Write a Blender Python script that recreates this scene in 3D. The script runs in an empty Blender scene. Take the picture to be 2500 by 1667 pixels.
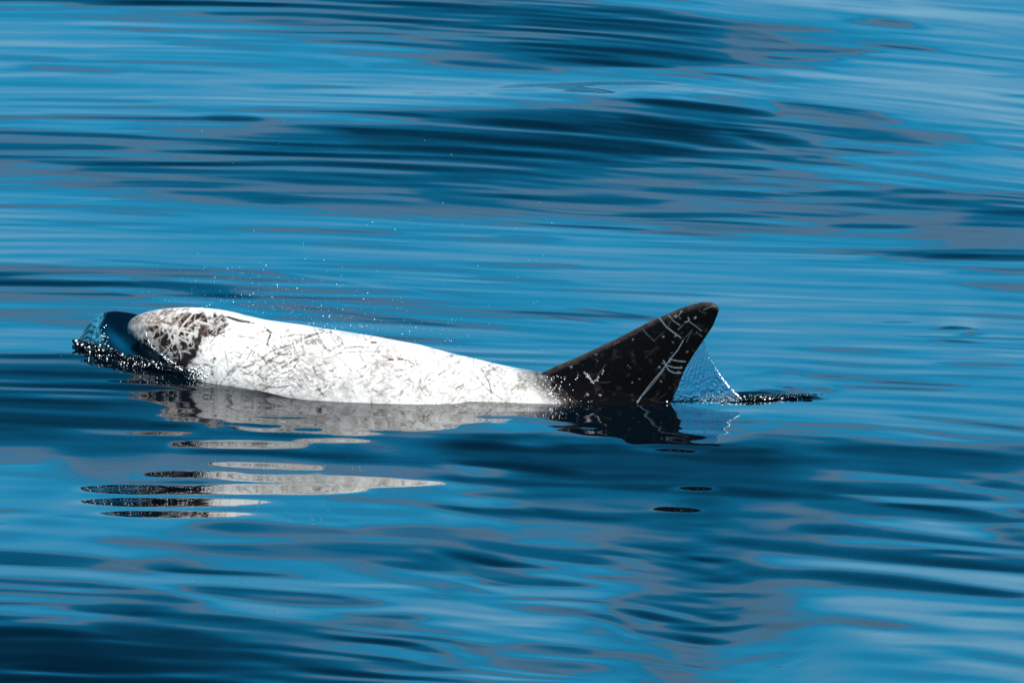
import bpy, math, random
import numpy as np
from mathutils import Vector
from mathutils.bvhtree import BVHTree

# ------------------------------------------------------------------ camera
THETA = math.radians(9.0)                 # the boat's deck looks down on the sea at 9 degrees
SC = 0.00144                              # metres per photo pixel at the dolphin
DIST = 40.0
A = np.array([0, math.cos(THETA), -math.sin(THETA)])
U = np.array([0, math.sin(THETA), math.cos(THETA)])
CAM = U * ((983 - 833.5) * SC) - A * DIST
scene = bpy.context.scene
cd = bpy.data.cameras.new('camera'); cam = bpy.data.objects.new('camera', cd)
scene.collection.objects.link(cam)
cd.sensor_width = 36.0; cd.lens = 36.0 * DIST / (2500 * SC)
cd.clip_start = 0.5; cd.clip_end = 20000
cam.location = Vector(CAM)
cam.rotation_euler = (math.pi / 2 - THETA, 0, 0)
cd.dof.use_dof = True; cd.dof.focus_distance = DIST; cd.dof.aperture_fstop = 22.0
scene.camera = cam

# ------------------------------------------------------------------ sky and sun
SUN_EL, SUN_AZ = math.radians(49), math.radians(150)   # azimuth clockwise from +y: right, behind the camera
world = bpy.data.worlds.new('World'); scene.world = world; world.use_nodes = True
wn, wl = world.node_tree.nodes, world.node_tree.links
wn.clear()
def N(nodes, t, **kw):
    n = nodes.new(t)
    for k, v in kw.items(): setattr(n, k, v)
    return n
def math_node(nodes, links, op, a, b=None, c=None, clamp=False):
    n = nodes.new('ShaderNodeMath'); n.operation = op; n.use_clamp = clamp
    for i, v in enumerate((a, b, c)):
        if v is None: continue
        if isinstance(v, (int, float)): n.inputs[i].default_value = v
        else: links.new(v, n.inputs[i])
    return n.outputs[0]
def mixc(nodes, links, fac, a, b, blend='MIX'):
    n = nodes.new('ShaderNodeMix'); n.data_type = 'RGBA'; n.blend_type = blend; n.clamp_factor = True
    for s, v in ((n.inputs[0], fac), (n.inputs[6], a), (n.inputs[7], b)):
        if isinstance(v, (int, float)): s.default_value = v
        elif isinstance(v, tuple): s.default_value = (*v, 1)
        else: links.new(v, s)
    return n.outputs[2]
def ramp(nodes, links, fac, stops, interp='LINEAR'):
    n = nodes.new('ShaderNodeValToRGB'); cr = n.color_ramp; cr.interpolation = interp
    while len(cr.elements) < len(stops): cr.elements.new(0.5)
    for e, (p, c) in zip(cr.elements, stops):
        e.position = p; e.color = (*c, 1) if isinstance(c, tuple) else (c, c, c, 1)
    links.new(fac, n.inputs[0]); return n.outputs[0]

sky = N(wn, 'ShaderNodeTexSky', sky_type='NISHITA', sun_disc=False)
sky.sun_elevation = SUN_EL; sky.sun_rotation = SUN_AZ
sky.altitude = 0; sky.air_density = 1.0; sky.dust_density = 0.1; sky.ozone_density = 3.0
tc = N(wn, 'ShaderNodeTexCoord')
sep = N(wn, 'ShaderNodeSeparateXYZ'); wl.new(tc.outputs['Generated'], sep.inputs[0])
elev = math_node(wn, wl, 'ARCSINE', sep.outputs[2])
# paler, greener haze towards the horizon, clean deep blue overhead
deep = ramp(wn, wl, math_node(wn, wl, 'MULTIPLY', elev, 180 / math.pi / 60.0, clamp=True),
            [(0, (.33, .53, .90)), (5.5 / 60, (.36, .70, .90)), (7.5 / 60, (.25, .74, .95)), (10 / 60, (.11, .93, 1.15)), (20 / 60, (.01, 1.06, 1.27)), (34 / 60, (.02, .80, .98)), (1, (.03, .76, .98))])
tint = mixc(wn, wl, 1.0, sky.outputs[0], deep, 'MULTIPLY')
# broken grey layer cloud lying low over the sea, all round the horizon
mp = N(wn, 'ShaderNodeMapping'); mp.inputs['Scale'].default_value = (2.2, 2.2, 9.0)
wl.new(tc.outputs['Generated'], mp.inputs[0])
no = N(wn, 'ShaderNodeTexNoise'); no.inputs['Scale'].default_value = 1.6; no.inputs['Detail'].default_value = 5; no.inputs['Roughness'].default_value = .55
wl.new(mp.outputs[0], no.inputs['Vector'])
CLOUD_LO, CLOUD_HI = 13.4, 16.4
e_n = math_node(wn, wl, 'ADD', elev, math_node(wn, wl, 'MULTIPLY', math_node(wn, wl, 'SUBTRACT', no.outputs[0], 0.5), 0.12))
ef = math_node(wn, wl, 'MULTIPLY', e_n, 180 / math.pi / 60.0, clamp=True)
cl = ramp(wn, wl, ef, [(0, .0), ((CLOUD_LO - 1.5) / 60, 0.0), ((CLOUD_LO + .7) / 60, .74), ((CLOUD_HI - 1.0) / 60, .74), ((CLOUD_HI + 1.8) / 60, 0.04), (1, .0)], 'EASE')
withcloud = mixc(wn, wl, cl, tint, (1.8, 3.25, 4.9))
bg = N(wn, 'ShaderNodeBackground'); bg.inputs[1].default_value = 0.073
wl.new(withcloud, bg.inputs[0])
wo = N(wn, 'ShaderNodeOutputWorld'); wl.new(bg.outputs[0], wo.inputs[0])

sd = bpy.data.lights.new('sun', 'SUN'); sun = bpy.data.objects.new('sun', sd)
scene.collection.objects.link(sun)
sd.energy = 4.8; sd.angle = math.radians(0.53); sd.color = (1.0, 0.96, 0.9)
sdir = Vector((math.sin(SUN_AZ) * math.cos(SUN_EL), math.cos(SUN_AZ) * math.cos(SUN_EL), math.sin(SUN_EL)))
sun.rotation_euler = sdir.to_track_quat('Z', 'Y').to_euler()
sun.location = sdir * 100
vs = scene.view_settings
vs.view_transform = 'Standard'; vs.look = 'None'; vs.gamma = 1.0; vs.use_curve_mapping = False
vs.exposure = 1.0
scene.cycles.max_bounces = 10; scene.cycles.transmission_bounces = 8; scene.cycles.glossy_bounces = 5
scene.cycles.caustics_reflective = False; scene.cycles.caustics_refractive = False
scene.cycles.use_denoising = False

# ------------------------------------------------------------------ helpers
rng = np.random.default_rng(7); random.seed(7)
def to_px(P):
    """world points -> photo pixels (used to lay out the sea and the markings)"""
    q = P - CAM; d = q @ A
    return 1250 + q[..., 0] / d * DIST / SC, 833.5 - (q @ U) / d * DIST / SC
def on_plane_y(px, py, y):
    """photo pixel -> point of the upright plane at distance y"""
    dx = (np.asarray(px, float) - 1250) * SC / DIST; dz = (833.5 - np.asarray(py, float)) * SC / DIST
    d = A[None] + dx[..., None] * np.array([1., 0, 0]) + dz[..., None] * U if np.ndim(dx) else A + dx * np.array([1., 0, 0]) + dz * U
    t = (y - CAM[1]) / d[..., 1]
    return CAM + d * (t[..., None] if np.ndim(t) else t)
def ray_dir(px, py):
    return Vector(A + (px - 1250) * SC / DIST * np.array([1., 0, 0]) + (833.5 - py) * SC / DIST * U).normalized()
def sst(a, b, x):
    t = np.clip((x - a) / (b - a), 0, 1); return t * t * (3 - 2 * t)
def link(name, me, mat=None, parent=None):
    o = bpy.data.objects.new(name, me); scene.collection.objects.link(o)
    if mat: me.materials.append(mat)
    if parent: o.parent = parent
    return o
def grid_mesh(name, P, wrap_u=False, wrap_v=False, smooth=True):
    nu, nv = P.shape[:2]
    iu = np.arange(nu if wrap_u else nu - 1); iv = np.arange(nv if wrap_v else nv - 1)
    a, b = np.meshgrid(iu, iv, indexing='ij'); a2 = (a + 1) % nu; b2 = (b + 1) % nv
    F = np.stack([a * nv + b, a2 * nv + b, a2 * nv + b2, a * nv + b2], -1).reshape(-1, 4)
    me = bpy.data.meshes.new(name)
    me.vertices.add(nu * nv); me.vertices.foreach_set('co', P.reshape(-1).astype(np.float32))
    me.loops.add(F.size); me.loops.foreach_set('vertex_index', F.reshape(-1).astype(np.int32))
    me.polygons.add(len(F)); me.polygons.foreach_set('loop_start', np.arange(0, F.size, 4, dtype=np.int32))
    me.update(calc_edges=True)
    if smooth: me.polygons.foreach_set('use_smooth', np.ones(len(F), bool))
    return me
def smooth_noise(n, k, seed):
    r = np.random.default_rng(seed).standard_normal(n + 6 * k)
    w = np.exp(-np.linspace(-2.5, 2.5, 6 * k + 1) ** 2); w /= np.sqrt((w ** 2).sum())
    return np.convolve(r, w, 'valid')[:n]

# ------------------------------------------------------------------ materials
def new_mat(name):
    m = bpy.data.materials.new(name); m.use_nodes = True
    nt = m.node_tree; b = nt.nodes['Principled BSDF']; return m, nt.nodes, nt.links, b
m_water, n_, l_, b_ = new_mat('sea_water')
b_.inputs['Base Color'].default_value = (0.0002, 0.0022, 0.0045, 1)
b_.inputs['Roughness'].default_value = 0.015; b_.inputs['IOR'].default_value = 1.48
geo = N(n_, 'ShaderNodeNewGeometry')
mpw = N(n_, 'ShaderNodeMapping'); mpw.inputs['Rotation'].default_value = (0, 0, math.radians(14)); mpw.inputs['Scale'].default_value = (2.2, 9.0, 1)
l_.new(geo.outputs['Position'], mpw.inputs[0])
nw = N(n_, 'ShaderNodeTexNoise'); nw.inputs['Scale'].default_value = 2.2; nw.inputs['Detail'].default_value = 4
l_.new(mpw.outputs[0], nw.inputs['Vector'])
bw = N(n_, 'ShaderNodeBump'); bw.inputs['Strength'].default_value = 0.05; bw.inputs['Distance'].default_value = 0.004
l_.new(nw.outputs[0], bw.inputs['Height']); l_.new(bw.outputs[0], b_.inputs['Normal'])

m_curl, n_, l_, b_ = new_mat('bow_water')
b_.inputs['Base Color'].default_value = (0.0003, 0.003, 0.007, 1)
b_.inputs['Roughness'].default_value = 0.03; b_.inputs['IOR'].default_value = 1.333
# pale blue of the aerated, lit-through lip and a blue sheen are painted in; the film over the jaw is thin enough to see through
att = N(n_, 'ShaderNodeVertexColor', layer_name='air_sheen'); sp = N(n_, 'ShaderNodeSeparateColor'); l_.new(att.outputs[0], sp.inputs[0])
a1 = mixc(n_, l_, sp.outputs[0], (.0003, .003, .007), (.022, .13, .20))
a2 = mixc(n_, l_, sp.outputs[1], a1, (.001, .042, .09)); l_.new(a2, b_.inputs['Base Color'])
tr = N(n_, 'ShaderNodeBsdfTransparent'); tr.inputs[0].default_value = (.45, .5, .5, 1); mxs = N(n_, 'ShaderNodeMixShader')
l_.new(sp.outputs[2], mxs.inputs[0]); l_.new(b_.outputs[0], mxs.inputs[1]); l_.new(tr.outputs[0], mxs.inputs[2])
l_.new(mxs.outputs[0], n_['Material Output'].inputs[0])

m_bead, n_, l_, b_ = new_mat('dark_water_bead')
b_.inputs['Base Color'].default_value = (0.003, 0.006, 0.009, 1)
b_.inputs['Roughness'].default_value = 0.16; b_.inputs['IOR'].default_value = 1.333
m_glint_drop, n_, l_, b_ = new_mat('white_droplet')  # white colour stands in for the glints of clear water drops
b_.inputs['Base Color'].default_value = (0.93, 0.95, 0.97, 1); b_.inputs['Roughness'].default_value = 0.3

m_veil, n_, l_, b_ = new_mat('clear_water_sheet')
b_.inputs['Base Color'].default_value = (0.5, 0.70, 0.80, 1); b_.inputs['Roughness'].default_value = 0.02
b_.inputs['IOR'].default_value = 1.333; b_.inputs['Transmission Weight'].default_value = 1.0

m_skin, n_, l_, b_ = new_mat('scarred_skin')
vc = N(n_, 'ShaderNodeVertexColor', layer_name='marks')
tco = N(n_, 'ShaderNodeTexCoord')
def scribble(scale, thick, rot, seed, stretch=(1, 1, 1)):
    """thin wandering lines: the level set of a warped noise"""
    m_ = N(n_, 'ShaderNodeMapping'); m_.inputs['Rotation'].default_value = rot; m_.inputs['Scale'].default_value = stretch
    m_.inputs['Location'].default_value = (seed, seed * 2.3, seed * .7)
    l_.new(tco.outputs['Object'], m_.inputs[0])
    t = N(n_, 'ShaderNodeTexNoise'); t.inputs['Scale'].default_value = scale; t.inputs['Detail'].default_value = 2.0
    l_.new(m_.outputs[0], t.inputs['Vector'])
    d = math_node(n_, l_, 'ABSOLUTE', math_node(n_, l_, 'SUBTRACT', t.outputs[0], 0.5))
    return math_node(n_, l_, 'SUBTRACT', 1.0, math_node(n_, l_, 'DIVIDE', d, thick, clamp=True), clamp=True)
s1 = scribble(22, .007, (0, .6, 0), 1.3, (1, 1, 1.7)); s2 = scribble(30, .007, (0, -.7, 0), 4.1, (1, 1, 2.2))
nm = N(n_, 'ShaderNodeTexNoise'); nm.inputs['Scale'].default_value = 7; nm.inputs['Detail'].default_value = 4; l_.new(tco.outputs['Object'], nm.inputs['Vector'])
msk = ramp(n_, l_, nm.outputs[0], [(0, 0.0), (.46, 0.0), (.60, 1.0)])
scr = math_node(n_, l_, 'MULTIPLY', math_node(n_, l_, 'MAXIMUM', s1, s2), msk)
fine = N(n_, 'ShaderNodeTexNoise'); fine.inputs['Scale'].default_value = 90; fine.inputs['Detail'].default_value = 4; l_.new(tco.outputs['Object'], fine.inputs['Vector'])
finer = ramp(n_, l_, fine.outputs[0], [(.3, .80), (.62, 1.0)])
c1 = mixc(n_, l_, math_node(n_, l_, 'MULTIPLY', scr, .22), vc.outputs[0], mixc(n_, l_, 1.0, vc.outputs[0], (.30, .27, .25), 'MULTIPLY'))
c2 = mixc(n_, l_, 1.0, c1, finer, 'MULTIPLY')
l_.new(c2, b_.inputs['Base Color'])
b_.inputs['Roughness'].default_value = 0.3; b_.inputs['IOR'].default_value = 1.33; b_.inputs['Specular IOR Level'].default_value = .16
bs = N(n_, 'ShaderNodeBump'); bs.inputs['Strength'].default_value = 0.25; bs.inputs['Distance'].default_value = 0.002
l_.new(fine.outputs[0], bs.inputs['Height']); l_.new(bs.outputs[0], b_.inputs['Normal'])
m_eye, n_, l_, b_ = new_mat('eye_dark'); b_.inputs['Base Color'].default_value = (.008, .007, .006, 1); b_.inputs['Roughness'].default_value = .08
m_hole, n_, l_, b_ = new_mat('blowhole_dark'); b_.inputs['Base Color'].default_value = (.035, .025, .022, 1); b_.inputs['Roughness'].default_value = .4  # darkness inside the blowhole groove, put in as dark colour

# ------------------------------------------------------------------ the sea
# Facing of the water, read as 0 (steep face turned to the boat, deep water shows) .. 5 (turned away, mirrors the horizon)
CX = np.array([0, 235, 470, 705, 940, 1175, 1410, 1645, 1880, 2115, 2352]) * 1.063
COARSE = [
(0,   [2,2,1.5,1.2,1.2,1.2,2,3,3.5,4,4]),
(30,  [2.5,2.2,2,1.5,1.2,1,1.3,2,3,3.7,4]),
(60,  [3.5,3.3,3,2,1.3,1,.7,1.3,2,3.3,4]),
(100, [4,3.7,3.3,2.5,2,1.2,.8,1,1.8,3,4]),
(140, [3.5,3.3,3,3,2.5,1.3,.8,1,2.3,3.2,4]),
(180, [3.3,3.5,4,3.7,3.5,3,3,3,3.3,4.2,4]),
(210, [3.8,3.8,4,4,4,4.1,4.2,3.8,4,4.5,4.3]),
(235, [4,3.8,3.5,3.5,2.5,2.2,2,2,4,4.5,4]),
(265, [3.3,3.5,3,3,1.5,1,.8,1.2,2,4,4.3]),
(300, [2.6,3,2,1.3,1.2,.6,.4,.8,1.3,2.2,4]),
(340, [1.7,1.6,1.4,1.1,1,.7,.6,1,1.5,1.8,3]),
(380, [1.3,1.3,1.2,1.1,1.1,.9,1,1.7,2.2,3,3.8]),
(420, [2.2,1.5,1.2,1.2,1.2,1.2,1.5,2,2.4,3,3.3]),
(450, [3,3,2,1.4,1.2,1.3,1.8,2,1.8,2,1.8]),
(480, [3.5,3.3,3,2.4,1.8,1.8,2,1.9,1.8,1.9,1.5]),
(510, [3.8,3.5,3.3,3.2,3,2.6,2.3,2.2,2,2,1.2]),
(540, [4,3.8,3.6,3.5,3.3,3.2,3,2.8,2.8,2.3,1.9]),
(580, [4,4,3.7,3.7,3.5,3.5,3.6,3.4,3.3,2.8,2]),
(610, [3,3.5,3.5,3.5,3.5,3.5,3.7,3.6,3.4,3.2,2.5]),
(640, [1.5,1.8,2,2.6,3.2,3.3,3.5,3.7,3.5,3.3,3]),
(680, [2,2,2,2.3,2.8,3.2,3.2,3.7,3.6,3.5,3]),
(720, [2.8,2.8,2.5,2.5,2.8,3,3,3.8,3.8,3.7,3.3]),
(760, [3.3,3.3,3.2,3,3,3.2,3.3,3.8,3.8,3.8,3.6]),
(790, [3.5,3.5,3.2,3.2,3.2,3.3,3.4,3.7,3.7,4,4]),
(815, [2,2,2.4,3,3.2,3.4,3.4,3.6,3.6,4,4]),
(850, [1.2,1.1,1.2,2.2,3,3.4,3.4,3.5,3.3,3.7,3.7]),
(880, [.9,.9,1.2,1.8,2.6,3,3.1,3.3,3.2,3.3,3.4]),
(920, [.8,.9,1.1,1.5,2.2,2.8,3,3.4,3.6,3.3,3]),
(960, [.6,.8,1,1.2,2,2.5,2.6,2.7,3.2,3.5,3]),
(1000,[.8,1,1.2,1.8,2.5,2.8,2.5,2.2,2.5,3,3.3]),
(1030,[1.5,1.8,2,2.3,3,3,2.8,2,1.7,1.5,2.2]),
(1060,[2.8,2.6,2.8,2.7,3,3,2.8,2,1.5,1,1.3]),
(1100,[2.8,2.8,3.1,3.1,3.1,3.1,3,2.5,1.8,1.2,1.9]),
(1140,[3,3,3.2,3.2,3.2,3.1,2.9,2.4,2,1.8,2.2]),
(1180,[3.2,3.2,3.3,3.2,3.1,3,2.8,2.8,2.4,2,2.4]),
(1205,[3.7,3.7,3.4,3.2,3.1,2.8,2.8,2.8,2.5,2.3,2.5]),
(1230,[3.4,3.3,2.8,2,2,2,2,1.8,1.8,1.8,2.3]),
(1270,[2.6,2.4,1.9,1.5,1.6,1.8,2,1.8,1.6,1.6,2.2]),
(1310,[3,2.8,2.6,2.3,2.2,2,2.2,2.3,2,1.6,1.6]),
(1350,[2.2,2.2,2.3,2.4,2.5,2.4,2.3,2.6,2.6,2.2,2.3]),
(1400,[1.8,2,2.3,2.5,2.8,2.8,2.8,2.9,3.2,3.2,3.2]),
(1450,[1.2,1.4,1.8,2.2,2.4,2.7,2.9,3,3.4,3.6,3.8]),
(1500,[.7,.9,1.3,1.6,1.9,2.4,2.6,2.8,3.3,3.5,3.5]),
(1568,[.4,.6,1,1.3,1.6,2,2.4,2.8,3.2,3.6,3.9]),
]
RX0, RX1, RDX, RY0, RY1, RDY = -1700, 4200, 6.0, -400, 2150, 1.8
rX = np.arange(RX0, RX1, RDX); rY = np.arange(RY0, RY1, RDY)
cy = np.array([r[0] for r in COARSE]) * 1.063; cv = np.array([r[1] for r in COARSE])
# beyond the patch seen, the swell repeats mirrored
def mirror(v, lo, hi):
    t = np.mod(v - lo, 2 * (hi - lo)); return lo + np.where(t > hi - lo, 2 * (hi - lo) - t, t)
mx = mirror(rX, 0, 2500); my = mirror(rY, 0, 1667)
rows = np.stack([np.interp(mx, CX, r) for r in cv])
kk = np.exp(-np.linspace(-2, 2, 41) ** 2); kk /= kk.sum()
rows = np.stack([np.convolve(np.pad(r, 20, mode='edge'), kk, 'valid') for r in rows])
iy = np.interp(my, cy, np.arange(len(cy)))
i0 = np.clip(iy.astype(int), 0, len(cy) - 2); fy = (iy - i0)[:, None]; fy = fy * fy * (3 - 2 * fy)
LM = rows[i0] * (1 - fy) + rows[i0 + 1] * fy

def tilt(X, Y):
    gx_, gy_ = [0, 900, 1500, 2500], [0, 450, 620, 1000, 1667]
    g = np.array([[.01, .035, .09, .09], [.0, .03, .09, .13], [.0, .045, .045, .0], [.035, .06, .06, .05], [.05, .08, .105, .11]])
    return np.interp(Y, gy_, [np.interp(X, gx_, r) for r in g])
def stroke(x0, y0, x1, y1, hw, L, a=1.0, bend=0.0, add=False, soft=0.5):
    """one long ripple crest or trough; bend lifts (-) or drops (+) its middle"""
    cxm, cym = (x0 + x1) / 2, (y0 + y1) / 2; ln = abs(x1 - x0) / 2 + 1e-6
    pad = hw * 1.6 + abs(bend) + abs(y1 - y0) / 2 + 4
    ia, ib = int((cxm - ln - RX0) / RDX), int((cxm + ln - RX0) / RDX) + 2
    ja, jb = int((cym - pad - RY0) / RDY), int((cym + pad - RY0) / RDY) + 2
    ia, ja = max(ia, 0), max(ja, 0); ib, jb = min(ib, len(rX)), min(jb, len(rY))
    if ib <= ia or jb <= ja: return
    u = (rX[ia:ib] - cxm) / ln
    yc = cym + (y1 - y0) / 2 * u * np.sign(x1 - x0) + bend * (1 - u * u)
    v = (rY[ja:jb, None] - yc[None]) / hw
    r = np.sqrt(np.abs(u[None]) ** 3 + v * v)
    w = sst(1 + soft, 1 - soft, r) * a
    if add: LM[ja:jb, ia:ib] += w * L
    else: LM[ja:jb, ia:ib] += w * (L - LM[ja:jb, ia:ib])
BROAD = LM.copy()
# slack water in the lee of the animal: fewer ripples, so its mirror image holds together
calm = (sst(-250, 250, rX) * sst(2050, 1750, rX))[None] * (sst(960, 1000, rY) * sst(1420, 1290, rY))[:, None] * .72
LM0 = LM.copy()
# fine irregular ripples everywhere
for k in range(1500):
    X = rng.uniform(RX0, RX1); Y = rng.uniform(RY0, RY1)
    fineness = 1.0 if Y < 1000 else 2.1
    if 480 < Y < 980: fineness = .75
    hw = rng.uniform(4, 11) * fineness; ln = rng.uniform(160, 560)
    sl = tilt(X, Y) + rng.normal(0, .006)
    stroke(X - ln, Y - ln * sl, X + ln, Y + ln * sl, hw, rng.normal(0, .34), 1, rng.normal(-3, 4), True, .8)
# trains of parallel ripples that bend with the swell
def soft_noise(cx_, cy_, seed):
    g = np.random.default_rng(seed).standard_normal((int((rY[-1] - rY[0]) / cy_) + 4, int((rX[-1] - rX[0]) / cx_) + 4))
    a, b = (rX - rX[0]) / cx_, (rY - rY[0]) / cy_
    i, j = a.astype(int), b.astype(int); u = a - i; v = b - j; u = u * u * (3 - 2 * u); v = v * v * (3 - 2 * v)
    top_ = g[j][:, i] * (1 - u) + g[j][:, i + 1] * u; bot_ = g[j + 1][:, i] * (1 - u) + g[j + 1][:, i + 1] * u
    return top_ * (1 - v)[:, None] + bot_ * v[:, None]
ty = rY[::20]; TL = np.stack([np.array([tilt(x, y) for x in rX[::10]]) for y in ty])
TL = np.stack([np.interp(rX, rX[::10], r) for r in TL]); jj = np.clip((rY - ty[0]) / (ty[1] - ty[0]), 0, len(ty) - 1.001); ji = jj.astype(int); jf = (jj - ji)[:, None]
TL = TL[ji] * (1 - jf) + TL[ji + 1] * jf
flow = np.cumsum(TL, 1) * RDX; flow -= flow[:, [int((1250 - RX0) / RDX)]]
Yw = rY[:, None] - flow
near_ = sst(950, 1250, rY)[:, None]; TRAIN = np.zeros_like(LM)
for per, perN, amp, sd in ((23, 50, .62, 1), (37, 78, .45, 2), (12.5, 27, .34, 3)):
    warp = soft_noise(620, 75, 400 + sd) * 9 + soft_noise(240, 34, 410 + sd) * 3.0
    mod = np.clip(.45 + .75 * soft_noise(430, 42, 420 + sd), 0, 1.5)
    yw = Yw + warp * (1 + near_)
    ph_ = np.sin(2 * math.pi * yw / per) * (1 - near_) + np.sin(2 * math.pi * yw / perN) * near_ * .9
    TRAIN += amp * mod * (1 + .55 * near_) * (ph_ + .2 * ph_ ** 2)
LM += TRAIN * (1 - .75 * calm)
LM = LM * (1 - calm) + LM0 * calm
S5 = lambda *a: stroke(a[0]*.5315, a[1]*.5315, a[2]*.5315, a[3]*.5315, a[4]*.5315, *a[5:])
S6 = lambda *a: stroke(1250+a[0]*.5315, a[1]*.5315, 1250+a[2]*.5315, a[3]*.5315, a[4]*.5315, *a[5:])
S7 = lambda *a: stroke(a[0]*.5315, 1000+a[1]*.5315, a[2]*.5315, 1000+a[3]*.5315, a[4]*.5315, *a[5:])
S8 = lambda *a: stroke(1250+a[0]*.5315, 1000+a[1]*.5315, 1250+a[2]*.5315, 1000+a[3]*.5315, a[4]*.5315, *a[5:])
# upper left
for a in [(550,45,1000,75,14,2.2,.8),(-300,60,500,75,16,2.3,.8),(200,140,700,160,16,3.8,.6),(-200,255,300,275,16,2,.9),(80,300,560,335,16,2,.8),
 (700,180,1300,230,18,2.0,.7),(1000,160,1700,190,16,2.1,.7),(1250,95,1800,140,20,1.8,.6),(900,370,1500,385,14,4.3,.7),(1560,280,1700,295,22,3.4,.7),
 (1200,405,1650,415,10,2.1,.6),(-100,380,600,400,12,2.4,.6),(-200,440,700,470,12,2.4,.6),(900,435,2400,400,13,4.7,.8),(200,530,1300,560,16,2.1,.8),(920,535,1200,545,16,1.1,.8),(400,575,1600,610,14,2.1,.8),
 (-200,600,800,620,12,2.2,.6),(-300,585,800,640,14,1.0,.7),(-300,560,500,580,14,2.2,.7),(-200,630,900,660,12,2.2,.85),(-100,655,600,685,14,1.0,.8),(-250,690,800,715,13,2.2,.85),(-250,715,700,750,14,1.0,.7),(-250,735,350,770,13,2.2,.8),
 (350,770,1200,800,16,.8,.7),(-200,780,500,830,16,2.2,.8),(500,800,1400,850,12,2.1,.7),(1200,810,1700,840,14,.7,.6),(1000,860,2400,880,16,2.1,.8),(700,880,1400,905,12,1.1,.6),(1900,880,2352,920,20,1.3,.7),(1300,930,2400,975,28,2.1,.7),
 (1600,660,2300,700,26,.4,.8),(1750,810,2200,830,15,.6,.7),(2100,560,2700,590,22,.3,.8),(500,900,1150,935,14,2.2,.8),(50,930,900,1000,12,2.3,.6),(0,1000,800,1080,10,2.6,.4),(150,1140,800,1155,10,4.3,.5),
 (400,1190,1700,1320,6,2,.7,-10),(1300,1250,2300,1380,9,4.3,.6),(-200,1225,500,1250,26,2.1,.8),(400,1225,1000,1250,18,2.1,.7),(-200,1270,420,1310,20,1.1,.8),(-200,1330,500,1350,22,2.1,.8),(620,1290,1150,1365,22,1.1,.8),(560,1340,1200,1430,13,3.4,.7),(-100,1390,500,1420,16,3.4,.6),(-100,1450,600,1470,16,2.0,.7),(0,1500,400,1520,18,3.8,.6),
 (1300,1190,2000,1215,8,2.5,.5),(1700,1300,2300,1380,7,2.2,.6),(1300,1400,2100,1500,12,1.5,.5),(1900,560,2500,600,20,.8,.6)]: S5(*a)
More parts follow.
